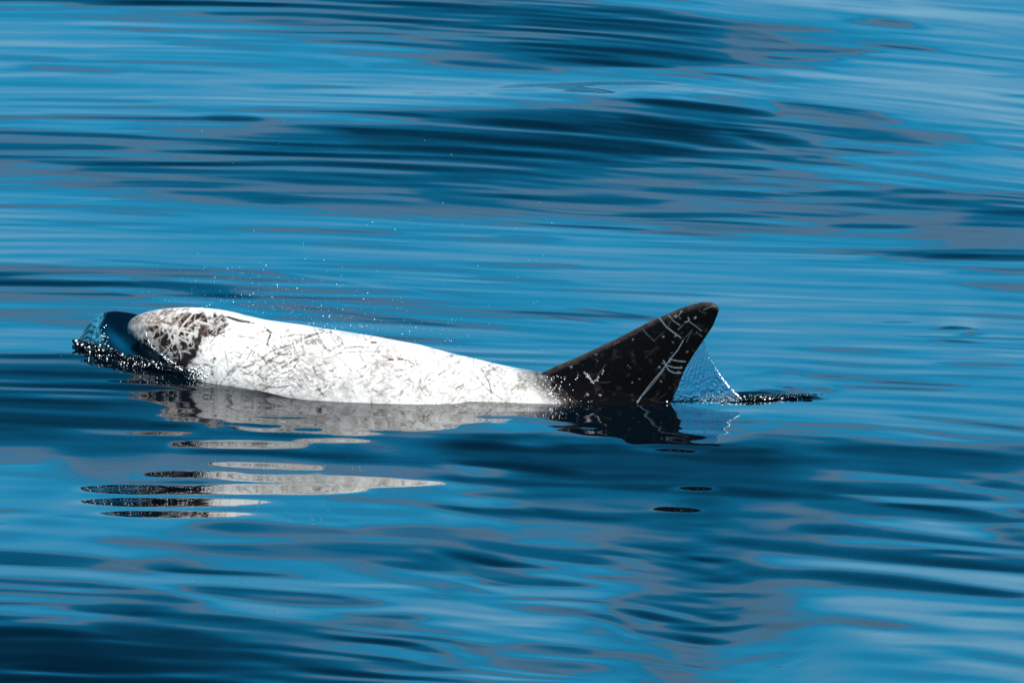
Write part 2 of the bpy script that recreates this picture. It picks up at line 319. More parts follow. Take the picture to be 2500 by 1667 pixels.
# upper right
for a in [(0,90,1000,190,20,.5,.8),(-100,30,700,60,12,.6,.7),(0,200,1000,260,18,.4,.7),(300,140,1100,190,10,1.5,.6),(700,290,1400,310,14,.8,.6),(-100,150,500,180,10,1.5,.5),
 (1150,150,1900,215,12,2.1,.85),(1300,200,2000,225,14,2.1,.85),(1150,245,1700,262,8,2.3,.85),(1100,290,1600,303,8,2.2,.8),(1500,80,1900,130,22,2.1,.8),(1050,230,1700,235,12,1.0,.8),(1150,262,1550,275,10,.8,.8),(1500,95,1920,130,9,1.6,.7),
 (200,325,1400,325,14,3.3,.8),(-200,405,1300,405,8,4.9,.9,-12),(1000,410,2500,600,10,4.9,.9,-20),(800,440,1200,470,20,2.1,.6),(500,430,750,445,12,2.2,.7),(-100,430,300,445,12,2.1,.7),
 (550,460,1200,530,22,.0,.9),(500,540,950,600,18,-.1,.9),(-100,560,300,600,22,0,.8),(0,640,500,680,22,.1,.8),(1200,470,1800,560,26,1.1,.7),(1300,500,1700,560,12,2.1,.8),(1100,560,1950,660,24,1.1,.7),(1780,600,2200,650,22,2.1,.8),(1650,640,1900,680,9,2.1,.8),
 (1030,640,1350,720,11,2.3,.9),(1380,650,1520,670,20,2.1,.8),(850,685,1350,710,10,2.3,.9),(600,730,1300,765,9,2.3,.9),(440,775,1500,800,10,2.3,.9),(250,825,1500,860,12,2.2,.85),
 (900,700,1300,730,11,1.0,.85),(700,750,1200,775,10,1.0,.8),(600,800,1100,825,9,1.1,.8),(1350,660,2300,700,18,3.7,.5),(1500,720,2500,740,12,4.3,.7),(1400,765,2300,800,9,3,.5),(800,840,1500,850,10,1.6,.7),(600,870,1200,900,15,1.2,.85),(850,860,1500,880,7,3.2,.8),(1400,885,2000,880,12,1.1,.85),(1200,915,1700,920,12,3,.8),
 (1780,920,2400,935,13,1.1,.9),(1650,915,1850,930,12,2.1,.8),(100,910,700,930,18,1.1,.85),(-200,880,500,880,12,2.1,.8),(0,950,1100,960,14,2.1,.8),(500,985,1600,990,12,1.2,.9),(1650,1000,2100,990,35,2,.9),(2050,1000,2700,1000,34,1.0,.95),(1400,1040,1860,1042,12,1.1,.95),(700,1050,1500,1055,22,2,.9),(1800,1080,2500,1130,50,2.1,.9),
 (1000,1095,2000,1110,16,3.1,.7),(750,1140,1400,1150,10,2.4,.6),(1620,1185,2100,1180,18,2,.9),(1900,1180,2500,1190,14,1.1,.9),(2000,1250,2500,1255,14,1.6,.8),(2050,1310,2500,1330,18,2,.8),(-100,1090,250,1100,16,2.1,.8),(-200,1150,500,1170,10,4.2,.6),(-200,1215,330,1225,16,2.2,.8),(-200,1270,400,1310,18,2.2,.7),(200,1240,350,1290,24,4.1,.6),
 (200,1330,1000,1360,5,1.5,.6),(270,1415,650,1455,6,1.3,.8),(150,1450,480,1490,6,1.3,.8),(1000,1320,2000,1350,10,4.2,.5),(1650,1350,2100,1365,12,3,.6),(1700,1478,1850,1478,4,.9,.8),(1950,1510,2020,1512,6,.8,.9),(2080,1540,2160,1525,6,.8,.9),(1200,1400,2400,1440,9,4.2,.5),(1400,1500,2352,1530,8,4.2,.4),
 (1600,250,2400,300,12,4.3,.5),(2200,350,2500,355,9,2,.7),(2200,440,2500,445,8,2,.6),(1500,400,2300,370,22,4.6,.5),(1700,40,2400,90,9,4.6,.6),(900,5,1800,40,14,3.4,.7)]: S6(*a)
# right of the fin and around the wake (full photo pixels)
for a in [(1700,930,1960,905,6,2.4,.7),(1950,916,2220,930,5,1.6,.8),(2040,925,2500,920,9,3.0,.8),(2120,930,2360,942,4,1.2,.8),(2050,943,2320,952,4,1.3,.8),(2280,885,2500,892,4,1.3,.8),(2300,797,2380,803,3,.6,.9),(2345,818,2385,812,5,.5,.95),(2280,828,2390,836,3,1,.8),(2200,820,2600,830,3,2.0,.8),
 (1900,1010,2600,1060,12,3.9,.6),(1860,1030,2150,1040,8,2.2,.7),(1780,1045,2000,1055,6,2.2,.5)]: stroke(*a)
# lower left
for a in [(-200,-60,500,-10,26,.4,.6),(-300,30,900,80,28,.2,.8),(-200,0,600,20,12,1.2,.6),(300,95,1100,125,14,2.1,.7),(-200,150,250,160,20,1.1,.7),(-100,200,650,215,36,2.1,.85),(300,100,500,150,20,1.4,.5),(200,235,1100,240,18,3.3,.8),(900,190,1500,215,14,2.0,.7),(-200,260,500,290,14,3.2,.6),(0,255,650,260,8,4.2,.4),
 (1700,180,2352,250,7,2.1,.5),(1850,300,2352,280,14,1.9,.7),(1300,290,1900,320,10,2.7,.5),(-300,470,150,465,8,2.1,.8),(-300,524,80,522,8,2.1,.8),(-100,500,420,510,24,4.2,.6),(1500,465,1900,480,20,2.2,.6),(1300,520,1900,540,12,3.8,.6),
 (850,535,1600,560,30,1.7,.85),(1600,540,2500,590,26,1.7,.8),(600,600,1350,605,12,3.2,.85),(400,600,1000,650,30,2.0,.8),(900,640,1700,680,28,1.5,.8),(100,590,600,680,14,3.3,.7),(600,645,860,660,12,2.9,.7),(-300,650,500,700,24,1.4,.85),(1950,650,2500,735,14,3.4,.9),(1400,620,2500,640,16,1.4,.6),(1700,700,2500,780,22,1.1,.8),
 (-300,720,900,800,28,3.5,.9),(700,770,1500,810,28,3.3,.85),(1300,800,2500,960,22,3.2,.85),(1800,760,2500,840,24,3.5,.9),(-300,780,500,800,26,2.0,.8),(300,800,900,880,26,1.7,.7),(800,820,1800,900,30,1.5,.85),(1500,700,2300,860,30,2,.7),(-200,840,800,890,22,2.2,.7),
 (300,905,800,935,24,1.4,.8),(1000,895,1620,970,24,3.6,.95),(700,930,1300,1000,24,2.1,.7),(1400,950,2400,1050,24,2.2,.8),(-300,960,500,1010,14,1.6,.7),(400,990,1100,1060,30,1.0,.8),(900,1020,1600,1080,24,2.0,.7),(1350,1080,2500,1180,20,2.4,.9),(1300,1150,2100,1200,20,1.3,.7),(300,1080,1100,1160,26,.8,.7),(-400,1050,700,1180,50,.3,.7)]: S7(*a)
# lower right
for a in [(1700,30,2500,110,20,1.0,.85),(1200,45,1700,95,18,2.0,.8),(900,35,1500,60,12,2.7,.6),(1300,-10,2500,130,14,4.1,.8),(-100,60,700,50,22,3.1,.7),(950,80,1250,98,12,2.1,.8),(1500,125,1900,165,16,2.1,.8),(1000,140,1500,200,30,2.1,.8),(880,205,1500,240,20,1.0,.9),(1350,190,2400,250,50,.9,.9),(1500,300,2300,350,24,1.0,.9),
 (-200,225,550,245,16,3.4,.8),(300,235,1200,260,26,2.0,.85),(-100,290,600,285,22,2.0,.8),(900,250,2200,330,16,2.2,.85,10),(1450,300,2352,400,13,2.3,.9,-12),(500,310,1400,335,26,1.8,.6),(850,300,2200,420,24,1.0,.9,5),(100,340,1200,360,14,3.2,.8),(350,385,700,385,14,2,.8),(500,400,1500,440,20,1.8,.8),(-100,420,500,450,20,3.2,.8),(-100,430,520,500,16,2,.7),
 (1000,380,2500,450,14,3.4,.85),(1300,430,2250,520,22,1.4,.85),(100,460,1000,540,20,3.2,.8),(1000,500,1500,560,18,2,.8),(1450,495,2150,580,14,3.6,.8),(1300,540,2500,660,26,1.1,.9),(-200,540,800,600,20,2,.8),(500,590,850,640,20,1.5,.8),(400,620,1050,750,18,3.3,.8),(860,590,1800,690,24,.8,.95),(1500,640,2500,760,24,.9,.95),(1100,560,2500,670,12,3.3,.8),(1100,690,2500,780,20,3.4,.85),
 (-200,620,520,715,26,1.0,.95),(900,640,1300,740,40,2.1,.8),(-200,690,600,760,18,3.1,.7),(500,700,1000,790,34,1.7,.8),(-200,760,380,810,22,1.1,.9),(300,760,1200,860,36,2,.8),(1250,740,2350,870,28,.9,.95),(800,800,2352,880,18,3.2,.7),(-100,830,600,860,16,3.3,.8),(850,870,1300,890,18,3.6,.6),(-200,880,350,930,16,2,.8),(100,880,650,920,12,4.2,.7),(650,900,1300,980,20,2.4,.7),(1300,910,2500,1000,14,4.4,.9),(1500,860,2500,940,14,4.2,.8),
 (200,960,1000,1020,16,3.2,.7),(700,1000,1500,980,20,2.4,.7),(1100,1010,2500,1080,14,4.4,.8),(-200,1000,500,1040,20,2,.7),(300,1070,1400,1160,20,3.3,.8),(-200,1080,700,1150,26,1.5,.7),(1350,1110,2000,1150,16,2.6,.7),(1200,1140,2500,1240,14,4.3,.8),(-200,1150,900,1220,26,1.6,.7),(1000,1190,2000,1240,20,2.6,.6),(700,1150,1500,1200,16,3.2,.6)]: S8(*a)
LM0 = LM.copy()
# the finest wind-drawn lines, crisp above, slacker on the near water
for a in [(-100,405,1300,405,7,5.0,.9,-12),(1000,410,2500,600,9,5.0,.9,-20),(900,435-30,0,425,5,4.8,.6)]: S6(*a)
LM = np.where(LM > 3.6, 3.6 + (LM - 3.6) * .68, LM)
for k in range(4200):
    X = rng.uniform(RX0, RX1); Y = rng.uniform(RY0, 1150) if rng.random() < .8 else rng.uniform(1150, RY1)
    ln = rng.uniform(110, 460); f_ = 1 if Y < 1050 else 1.8; hw = rng.uniform(2.6, 5.2) * f_
    sl = tilt(X, Y) + rng.normal(0, .005); amp = .34 if Y < 1050 else .16
    stroke(X - ln, Y - ln * sl, X + ln, Y + ln * sl, hw, rng.normal(0, amp), 1, rng.normal(-2, 3), True, .7)
LM = LM * (1 - calm) + LM0 * calm
# the water just in front rises more and more steeply away from the boat, which shortens the mirror image
ycap = [1030, 1045, 1060, 1090, 1125, 1160, 1200, 1226, 1255, 1300, 1400, 1560, 1680]
cap_b = np.interp(rY, ycap, [6, 2.9, 1.7, 1.5, 1.7, 2.1, 2.5, 2.8, 3.1, 3.4, 4.2, 6, 6])
cap_f = np.interp(rY, ycap, [6, 2.8, 1.8, .85, .6, .8, 1.2, 1.5, 1.8, 2.3, 3.2, 5, 6])
wx = sst(1000, 1330, rX)[None]
cap = cap_b[:, None] * (1 - wx) + cap_f[:, None] * wx + (1 - sst(-120, 220, rX) * sst(2350, 1850, rX))[None] * 5
LM = LM + (LM - BROAD) * .45 * sst(1080, 1200, rY)[:, None] * (1 - .6 * calm)
LM = LM - .9 * sst(1350, 1560, rY)[:, None] * sst(1300, 300, rX)[None]
KEEP = LM; LM = np.zeros_like(KEEP)
for k in range(900):
    X, Y = rng.uniform(-400, 2500), rng.uniform(1000, 1700); ln = rng.uniform(120, 420)
    stroke(X - ln, Y - ln * tilt(X, Y), X + ln, Y + ln * tilt(X, Y), rng.uniform(6, 16), rng.normal(0, .8), 1, rng.normal(-3, 4), True, .8)
edge = 4 * wx * (1 - wx) + (1 - sst(-120, 220, rX) * sst(2350, 1850, rX))[None]
cap = cap + LM * (.12 + .8 * np.clip(edge, 0, 1)) - .1 * np.abs(LM); LM = KEEP
ks = 3.5
FREE = LM; LM = -np.log(np.exp(-ks * LM) + np.exp(-ks * (cap + .03))) / ks
LM = LM - np.maximum(-TRAIN, 0) * 1.1 * sst(.05, .8, FREE - LM) * sst(1075, 1130, rY)[:, None]
for k in range(90):
    X, Y = rng.uniform(1280, 1850), rng.uniform(992, 1100); ln = rng.uniform(30, 110)
    stroke(X - ln, Y, X + ln, Y + ln * .06, rng.uniform(3, 7), rng.normal(0, .55), 1, rng.normal(0, 2), True, .7)
for k in range(60):
    X, Y = rng.uniform(330, 1280), rng.uniform(985, 1060); ln = rng.uniform(40, 160)
    stroke(X - ln, Y, X + ln, Y + ln * .06, rng.uniform(3, 6), rng.normal(0, .3), 1, rng.normal(0, 2), True, .7)
stroke(590, 961, 1130, 977, 7, -2, .95)
# troughs turned away from the boat, in which the dolphin is mirrored again
STRIPS = [(425,1084,735,1088,9,4.6,1),(740,1075,890,1077,4,4.4,1),(520,1133,770,1142,6,4.6,1),(360,1158,600,1160,8,4.6,1),(520,1166,1010,1176,9,4.8,1),(190,1195,900,1196,13,4.9,1),(800,1185,1090,1180,8,4.8,1),
 (190,1226,680,1228,11,4.9,1),(220,1255,670,1258,9,4.9,1),(1640,1192,1750,1194,6,1.75,1),(1590,1243,1710,1247,6,2.3,1)]
ALLOW = [a[:4] for a in STRIPS]
for a in STRIPS: stroke(*a, soft=.35)
# dark chop left by the fin
for k in range(60):
    X = 1790 + abs(rng.normal(0, 68)); Y = 968 - (X - 1790) * .008 + rng.normal(0, 4)
    stroke(X - rng.uniform(8, 30), Y, X + rng.uniform(8, 30), Y + rng.normal(0, 1), rng.uniform(2.5, 5), rng.uniform(-1.5, .3), .95)
for k in range(14):
    X = rng.uniform(1850, 2050); Y = rng.uniform(944, 958); stroke(X - 12, Y, X + 12, Y, 2.5, .3, .8)

LM = np.minimum(LM, 5.0)
LS = np.array([-2, 0, 1, 2, 3, 4, 5, 6]); EL = np.array([65, 38, 24.0, 15.4, 10.8, 7.6, 5.4, 5.3])        # height in the sky that each facing mirrors
def slope_at(X, Y):
    fx = np.clip((X - RX0) / RDX, 0, len(rX) - 1.001); fy_ = np.clip((Y - RY0) / RDY, 0, len(rY) - 1.001)
    i, j = fx.astype(int), fy_.astype(int); a, b = fx - i, fy_ - j
    L = (LM[j, i] * (1 - a) + LM[j, i + 1] * a) * (1 - b) + (LM[j + 1, i] * (1 - a) + LM[j + 1, i + 1] * a) * b
    down = np.degrees(THETA + np.arctan((Y - 833.5) * SC / DIST))
    return np.tan(np.radians((np.interp(L, LS, EL) - down) / 2))

# ------------------------------------------------------------------ the dolphin
def ay(px): return .745 - (np.asarray(px, float) - 315) * (.745 / 1325)
#        px   top   half height  half width
ST = [(313, 796, .004, .004), (316, 786, .020, .022), (322, 778, .034, .036), (332, 771, .050, .052), (345, 765, .070, .068), (360, 760, .088, .084),
      (390, 754, .118, .110), (431, 750, .150, .140), (470, 750, .180, .168), (505, 752, .200, .190), (545, 758, .216, .205), (583, 767, .226, .215), (634, 781, .236, .228),
      (692, 787, .248, .24), (770, 799, .262, .255), (896, 819, .275, .27), (1008, 841, .28, .275), (1076, 858, .28, .275), (1158, 878, .275, .268), (1232, 896, .268, .258),
      (1290, 903, .262, .25), (1350, 912, .255, .24), (1450, 935, .24, .225), (1640, 985, .215, .19), (1850, 1050, .17, .14), (2100, 1130, .12, .09), (2350, 1200, .08, .05), (2520, 1240, .04, .03), (2530, 1262, .004, .004)]
ST = np.array(ST, float)
t = np.linspace(0, 1, 260) ** 1.0
spx = np.interp(np.linspace(0, len(ST) - 1, 420), np.arange(len(ST)), ST[:, 0])
def sm(v, k=9): return np.convolve(np.pad(v, k // 2, mode='edge'), np.ones(k) / k, 'valid')
sty, sr, sw = [np.interp(spx, ST[:, 0], ST[:, c]) for c in (1, 2, 3)]
sty[30:] = sm(sty, 21)[30:]; sr[30:] = sm(sr, 21)[30:]; sw[30:] = sm(sw, 21)[30:]
top = on_plane_y(spx, sty, ay(spx))
hd = np.array([-1325 * SC, .745, 0]); hd /= np.linalg.norm(hd); sd_ = np.array([hd[1], -hd[0], 0]); sd_ = sd_ * (-1 if sd_[1] > 0 else 1)
ph = np.linspace(0, 2 * math.pi, 120, endpoint=False)
# the outline seen is the far-side tangent of the ellipse at 9 degrees, so the ridge sits a touch lower
cosp = np.cos(ph)[None, :]; sinp = np.sin(ph)[None, :]
hgt = np.sqrt(sr ** 2 + (sw * math.tan(THETA)) ** 2)
zc = top[:, 2] - hgt
full = np.sign(cosp) * np.abs(cosp) ** .92
B = np.stack([top[:, 0:1] + sd_[0] * sw[:, None] * sinp, ay(spx)[:, None] + sd_[1] * sw[:, None] * sinp, zc[:, None] + sr[:, None] * full], -1)
body_raw = grid_mesh('body_raw', B, wrap_v=True)

LE = np.array([(1290,985),(1320,912),(1345,899),(1420,867),(1505,827),(1590,783),(1658,754),(1690,743),(1716,737),(1736,738),(1750,745)], float)
TE = np.array([(1600,1040),(1632,990),(1644,969),(1658,938),(1672,901),(1689,873),(1709,843),(1724,821),(1741,795),(1751,770),(1756,754)], float)
def resamp(C, n):
    d = np.concatenate([[0], np.cumsum(np.linalg.norm(np.diff(C, axis=0), axis=1))]); s = np.linspace(0, d[-1], n)
    return np.stack([np.interp(s, d, C[:, 0]), np.interp(s, d, C[:, 1])], -1)
nL, nC = 70, 34
le, te = resamp(LE, nL), resamp(TE, nL)
c = (1 - np.cos(np.linspace(0, math.pi, nC))) / 2
tt = np.linspace(0, 1, nL)
chord_px = le[:, None] * (1 - c[None, :, None]) + te[:, None] * c[None, :, None]
Pm = on_plane_y(chord_px[..., 0].ravel(), chord_px[..., 1].ravel(), ay(chord_px[..., 0].ravel())).reshape(nL, nC, 3)
prof = (np.maximum(c, 0) ** .55) * (1 - c) ** .9 * 1.9
thick = (.040 * (1 - tt) ** 1.1 + .011)[:, None] * prof[None] + .0022
thick[-1] = .002
side = sd_[None, None] * thick[..., None]
ring = np.concatenate([Pm + side, (Pm - side)[:, ::-1]], 1)
fin_raw = grid_mesh('fin_raw', ring, wrap_v=True)

import bmesh
bm = bmesh.new()
for me_ in (body_raw, fin_raw):
    b2 = bmesh.new(); b2.from_mesh(me_)
    bnd = [e for e in b2.edges if e.is_boundary]
    if bnd: bmesh.ops.holes_fill(b2, edges=bnd, sides=0)
    bmesh.ops.recalc_face_normals(b2, faces=b2.faces)
    tmp = bpy.data.meshes.new('t'); b2.to_mesh(tmp); b2.free(); bm.from_mesh(tmp); bpy.data.meshes.remove(tmp)
me = bpy.data.meshes.new('body'); bm.to_mesh(me); bm.free()
bpy.data.meshes.remove(body_raw); bpy.data.meshes.remove(fin_raw)
o = link('body_tmp', me)
md = o.modifiers.new('r', 'REMESH'); md.mode = 'VOXEL'; md.voxel_size = .0026; md.use_smooth_shade = True
ms = o.modifiers.new('s', 'SMOOTH'); ms.iterations = 4; ms.factor = .5
dg = bpy.context.evaluated_depsgraph_get()
bme = bpy.data.meshes.new_from_object(o.evaluated_get(dg)); bme.name = 'body'
bpy.data.objects.remove(o)
nv = len(bme.vertices);  V = np.empty(nv * 3, np.float32); bme.vertices.foreach_get('co', V); V = V.reshape(-1, 3).astype(float)

# --- markings (stay with the skin)
VX, VY = to_px(V)
f1 = rng.standard_normal((64, 64))
def lattice(X, Y, cell, seed):
    g = np.random.default_rng(seed).uniform(0, 1, (400, 400)); a, b = X / cell + 50, Y / cell + 50
    i, j = np.floor(a).astype(int), np.floor(b).astype(int); u, v = a - i, b - j; u = u * u * (3 - 2 * u); v = v * v * (3 - 2 * v)
    i %= 399; j %= 399
    return (g[i, j] * (1 - u) + g[i + 1, j] * u) * (1 - v) + (g[i, j + 1] * (1 - u) + g[i + 1, j + 1] * u) * v
def fbm(X, Y, cell, seed): return .5 * lattice(X, Y, cell, seed) + .3 * lattice(X, Y, cell / 2.1, seed + 1) + .2 * lattice(X, Y, cell / 4.3, seed + 2)
WHITE = np.array([.57, .555, .52]); BLACK = np.array([.0022, .0019, .0018]); BROWN = np.array([.017, .012, .0105])
col = np.ones((nv, 3)) * WHITE
order = np.argsort(VX); VXs = VX[order]
def paint(pts, w, color, a, taper=True, rough=.0):
    pts = np.asarray(pts, float)
    lo, hi = np.searchsorted(VXs, [pts[:, 0].min() - w * 2, pts[:, 0].max() + w * 2])
    idx = order[lo:hi]; idx = idx[(VY[idx] > pts[:, 1].min() - 2 * w) & (VY[idx] < pts[:, 1].max() + 2 * w)]
    if not len(idx): return
    x, y = VX[idx], VY[idx]; best = np.full(len(idx), 1e9); n = len(pts) - 1
    for s in range(n):
        p, q = pts[s], pts[s + 1]; dx, dy = q - p; L2 = dx * dx + dy * dy + 1e-9
        u = np.clip(((x - p[0]) * dx + (y - p[1]) * dy) / L2, 0, 1)
        d = np.hypot(x - p[0] - u * dx, y - p[1] - u * dy)
        if taper: d = d / np.clip(1.6 * math.sin(math.pi * min(max((s + .5) / n, .08), .92)), .5, 1)
        best = np.minimum(best, d)
    m = sst(w * 1.25, w * .45, best) * a
    if rough: m = m * np.clip(lattice(x, y, 5, 91) * 2 - rough, 0, 1)
    col[idx] += m[:, None] * (np.asarray(color) - col[idx])
def arc(x, y, L, ang, curv, n=8):
    out = []; a = ang
    x -= math.cos(ang) * L / 2; y -= math.sin(ang) * L / 2; a -= curv / 2
    for i in range(n + 1):
        out.append((x, y)); x += math.cos(a) * L / n; y += math.sin(a) * L / n; a += curv / n
    return out
# grey mottling under the scratches on the flank
mot = sst(.52, .75, fbm(VX, VY, 34, 3)) * sst(760, 930, VY) * .30 * sst(500, 640, VX) * sst(1100, 800, VX) * .8
col *= 1 - mot[:, None]
col *= (1 - .26 * sst(.42, .72, fbm(VX * .7, VY * 1.2, 60, 5)) * sst(.25, .6, fbm(VX, VY, 13, 7)))[:, None]
col *= (1 - .06 * sst(-70, 0, VY - np.interp(VX, [454, 600, 838, 1150], [915, 957, 970, 981])))[:, None]     # belly shade painted into the skin, darker towards the waterline
# dark head patch
hm = np.zeros(nv)
poly = np.array([(352, 800), (385, 785), (430, 768), (485, 766), (545, 778), (560, 792), (525, 812), (500, 838), (482, 868), (468, 895), (480, 925), (440, 925), (400, 890), (360, 850), (320, 840), (340, 822)])
def poly_dist(X, Y, P):
    ins = np.zeros(len(X), bool); d = np.full(len(X), 1e9); n = len(P)
    for i in range(n):
        p, q = P[i], P[(i + 1) % n]
        c_ = ((p[1] > Y) != (q[1] > Y)) & (X < (q[0] - p[0]) * (Y - p[1]) / (q[1] - p[1] + 1e-12) + p[0]); ins ^= c_
        e = q - p; u = np.clip(((X - p[0]) * e[0] + (Y - p[1]) * e[1]) / (e @ e), 0, 1)
        d = np.minimum(d, np.hypot(X - p[0] - u * e[0], Y - p[1] - u * e[1]))
    return np.where(ins, -d, d)
hp = poly_dist(VX, VY, poly) + (fbm(VX, VY, 22, 11) - .5) * 36
hm = sst(7, -7, hp)
hm *= .35 + .65 * sst(.32, .5, fbm(VX, VY, 16, 21))
col += hm[:, None] * (BROWN * .8 - col)
tone = sst(400, 330, VX) * 1.1 * fbm(VX, VY, 14, 31)                        # greyish snout
col *= 1 - tone[:, None]
# fin and back behind the boundary line
bx = np.interp(VY, [880, 893, 925, 960, 985, 1010], [1316, 1322, 1346, 1388, 1415, 1430])
fd = VX - bx + (fbm(VX, VY, 12, 41) - .5) * 12
fm = sst(-5, 6, fd)
brn = sst(-120, -8, fd) * sst(895, 945, VY) * (fd < 8)
speck = lattice(VX, VY, 3.4, 51)
bm_ = brn * np.where(speck > .7, .5, 1.0) * .95
col += bm_[:, None] * (np.array([.05, .03, .02]) - col)
col += (brn * sst(.86, .95, speck))[:, None] * (np.array([.85, .8, .75]) - col)  # wet sparkle painted as pale specks over the brown
dusk = sst(-125, 0, fd) ** 1.5 * 1.1 * .8 * (.5 + fbm(VX, VY, 10, 45)); col *= 1 - np.clip(dusk, 0, .97)[:, None]
col += fm[:, None] * (BLACK - col)
rim = fm * sst(18, 3, VY - np.interp(VX, LE[:, 0], LE[:, 1])) * fbm(VX, VY, 9, 61)     # paler leading edge
col += (rim * .38)[:, None] * (np.array([.16, .12, .10]) - col)
blot = fm * sst(.63, .80, fbm(VX, VY, 15, 71)) * .07; col += blot[:, None] * (np.array([.14, .12, .11]) - col)
# dark scratches on the white flank
R = random.Random(5)
for k in range(540):
    r_ = R.random()
    if r_ < .30: x, y = R.gauss(690, 70), R.gauss(880, 42)
    elif r_ < .65: x, y = R.uniform(480, 1000), R.uniform(800, 970)
    else: x, y = R.uniform(900, 1290), R.uniform(850, 980)
    ang = R.choice([R.gauss(-.55, .3), R.gauss(.9, .3), R.gauss(-.1, .35)])
    paint(arc(x, y, R.uniform(14, 40) * R.choice([1, 1, 1.6, 2.4]), ang, R.gauss(0, 1.1)), R.choice([1.3, 1.6, 2.2, 3.0]), R.choice([(.06, .05, .045), (.14, .10, .075), (.03, .026, .025)]), R.uniform(.2, .8) * (1 if x < 850 else .8) * min(1, .35 + 1.3 * R.random()), rough=.12)
for pts, w, a in [([(645,798),(662,812),(655,830),(652,842)],3.2,.8),([(652,832),(690,822),(730,816),(757,818)],2,.6),([(730,835),(700,845),(660,858),(640,872)],2,.6),([(524,875),(521,890),(518,912)],4.0,.85),
      ([(640,870),(660,900),(690,912),(712,903),(730,880)],2.2,.7),([(655,880),(680,886),(700,884)],2.2,.6),([(1040,932),(1060,920),(1085,906)],2.2,.7),([(1110,950),(1125,942),(1130,938)],2.6,.6),([(1175,900),(1195,935),(1200,960)],2.2,.6),
      ([(840,850),(870,846),(900,848)],1.8,.6),([(830,862),(870,858),(925,858)],1.8,.5),([(530,810),(545,800),(555,793)],2,.7),([(512,838),(530,815),(545,812)],2,.7),([(537,815),(550,822)],2,.6),([(540,812),(565,802)],1.8,.6),([(470,890),(500,888),(520,898)],3,.5),
      ([(600,845),(620,858),(645,878)],2,.5),([(820,935),(795,955),(780,965)],2.2,.5),([(770,940),(790,965)],2.4,.6),([(1150,905),(1190,950),(1240,985)],2,.5),([(560,775),(580,783),(600,786),(620,789)],2.6,.9)]:  # last path paints the darkness of the blowhole groove
    paint(pts, w, (.02, .017, .015), min(1, a * 1.15), rough=.1)
for (cx_, cy_, rx_, ry_, a) in [(765, 835, 28, 10, .75), (975, 903, 16, 5, .6), (1008, 897, 8, 10, .5), (800, 940, 16, 6, .5)]:
    d = np.hypot((VX - cx_) / rx_, (VY - cy_) / ry_) + (lattice(VX, VY, 6, 81) - .5) * .6
    m = sst(1.1, .5, d) * a * (.4 + .6 * (lattice(VX, VY, 4, 83) > .5)); col += m[:, None] * (np.array([.09, .06, .045]) - col)
for p in [(912, 836, 6, 2.4), (954, 878, 5, 2.5), (978, 877, 6, 2.5)]:
    paint([(p[0] - p[2], p[1]), (p[0] + p[2], p[1])], p[3], (.07, .014, .01), .95)
for k in range(260):                                   # broad smudged old scars
    x = R.uniform(470, 1290); y0_ = np.interp(x, [454, 600, 838, 1290], [760, 790, 815, 905]); y1_ = np.interp(x, [454, 600, 838, 1290], [915, 955, 970, 985])
    paint(arc(x, R.uniform(y0_ + 12, y1_), R.uniform(12, 60), R.gauss(-.2, .8), R.gauss(0, 1.4)), R.uniform(4, 9), (.16, .13, .11), R.uniform(.08, .26), rough=.2)
# pale rake marks over the dark head
for k in range(170):
    x, y = R.uniform(345, 550), R.uniform(762, 925)
    if y > 790 + (560 - x) * .75: continue
    paint(arc(x, y, R.uniform(10, 44), R.choice([R.gauss(-.8, .3), R.gauss(.35, .35), R.gauss(1.3, .4)]), R.gauss(0, 1.7)), R.uniform(1.4, 2.6), R.choice([(.30, .26, .23), (.17, .13, .11), (.45, .42, .40)]), R.uniform(.3, .85))
for x0 in (392, 402, 412, 424): paint(arc(x0 + 20, 790 + (x0 - 392) * .4, 70, R.gauss(.25, .1), -.4), 2.6, (.45, .42, .38), .95)
for (x, y, L, an) in [(440, 780, 70, -.8), (452, 790, 74, -.85), (425, 805, 56, -1.0), (470, 792, 50, -.6), (445, 830, 60, .5), (415, 824, 40, 1.2), (433, 822, 60, -1.1), (500, 790, 50, .3)]:
    paint(arc(x, y, L, an, .15), 2.6, (.42, .38, .34), .95)
for k in range(70):                                   # brown scratches on the pale melon
    x, y = R.uniform(325, 470), R.uniform(756, 800)
    paint(arc(x, y, R.uniform(10, 34), R.gauss(-.5, .5), R.gauss(0, 1)), R.uniform(1.5, 2.2), (.14, .095, .07), R.uniform(.4, .9))
a_ = np.linspace(0, 2 * math.pi, 14)
paint([(466 + 8 * math.cos(q), 842 + 9 * math.sin(q)) for q in a_], 1.6, (.25, .22, .20), .7, taper=False)   # ring round the eye
paint([(316, 818), (335, 832), (360, 848), (390, 868), (420, 886)], 2.2, (.01, .01, .01), .9)                # mouth line
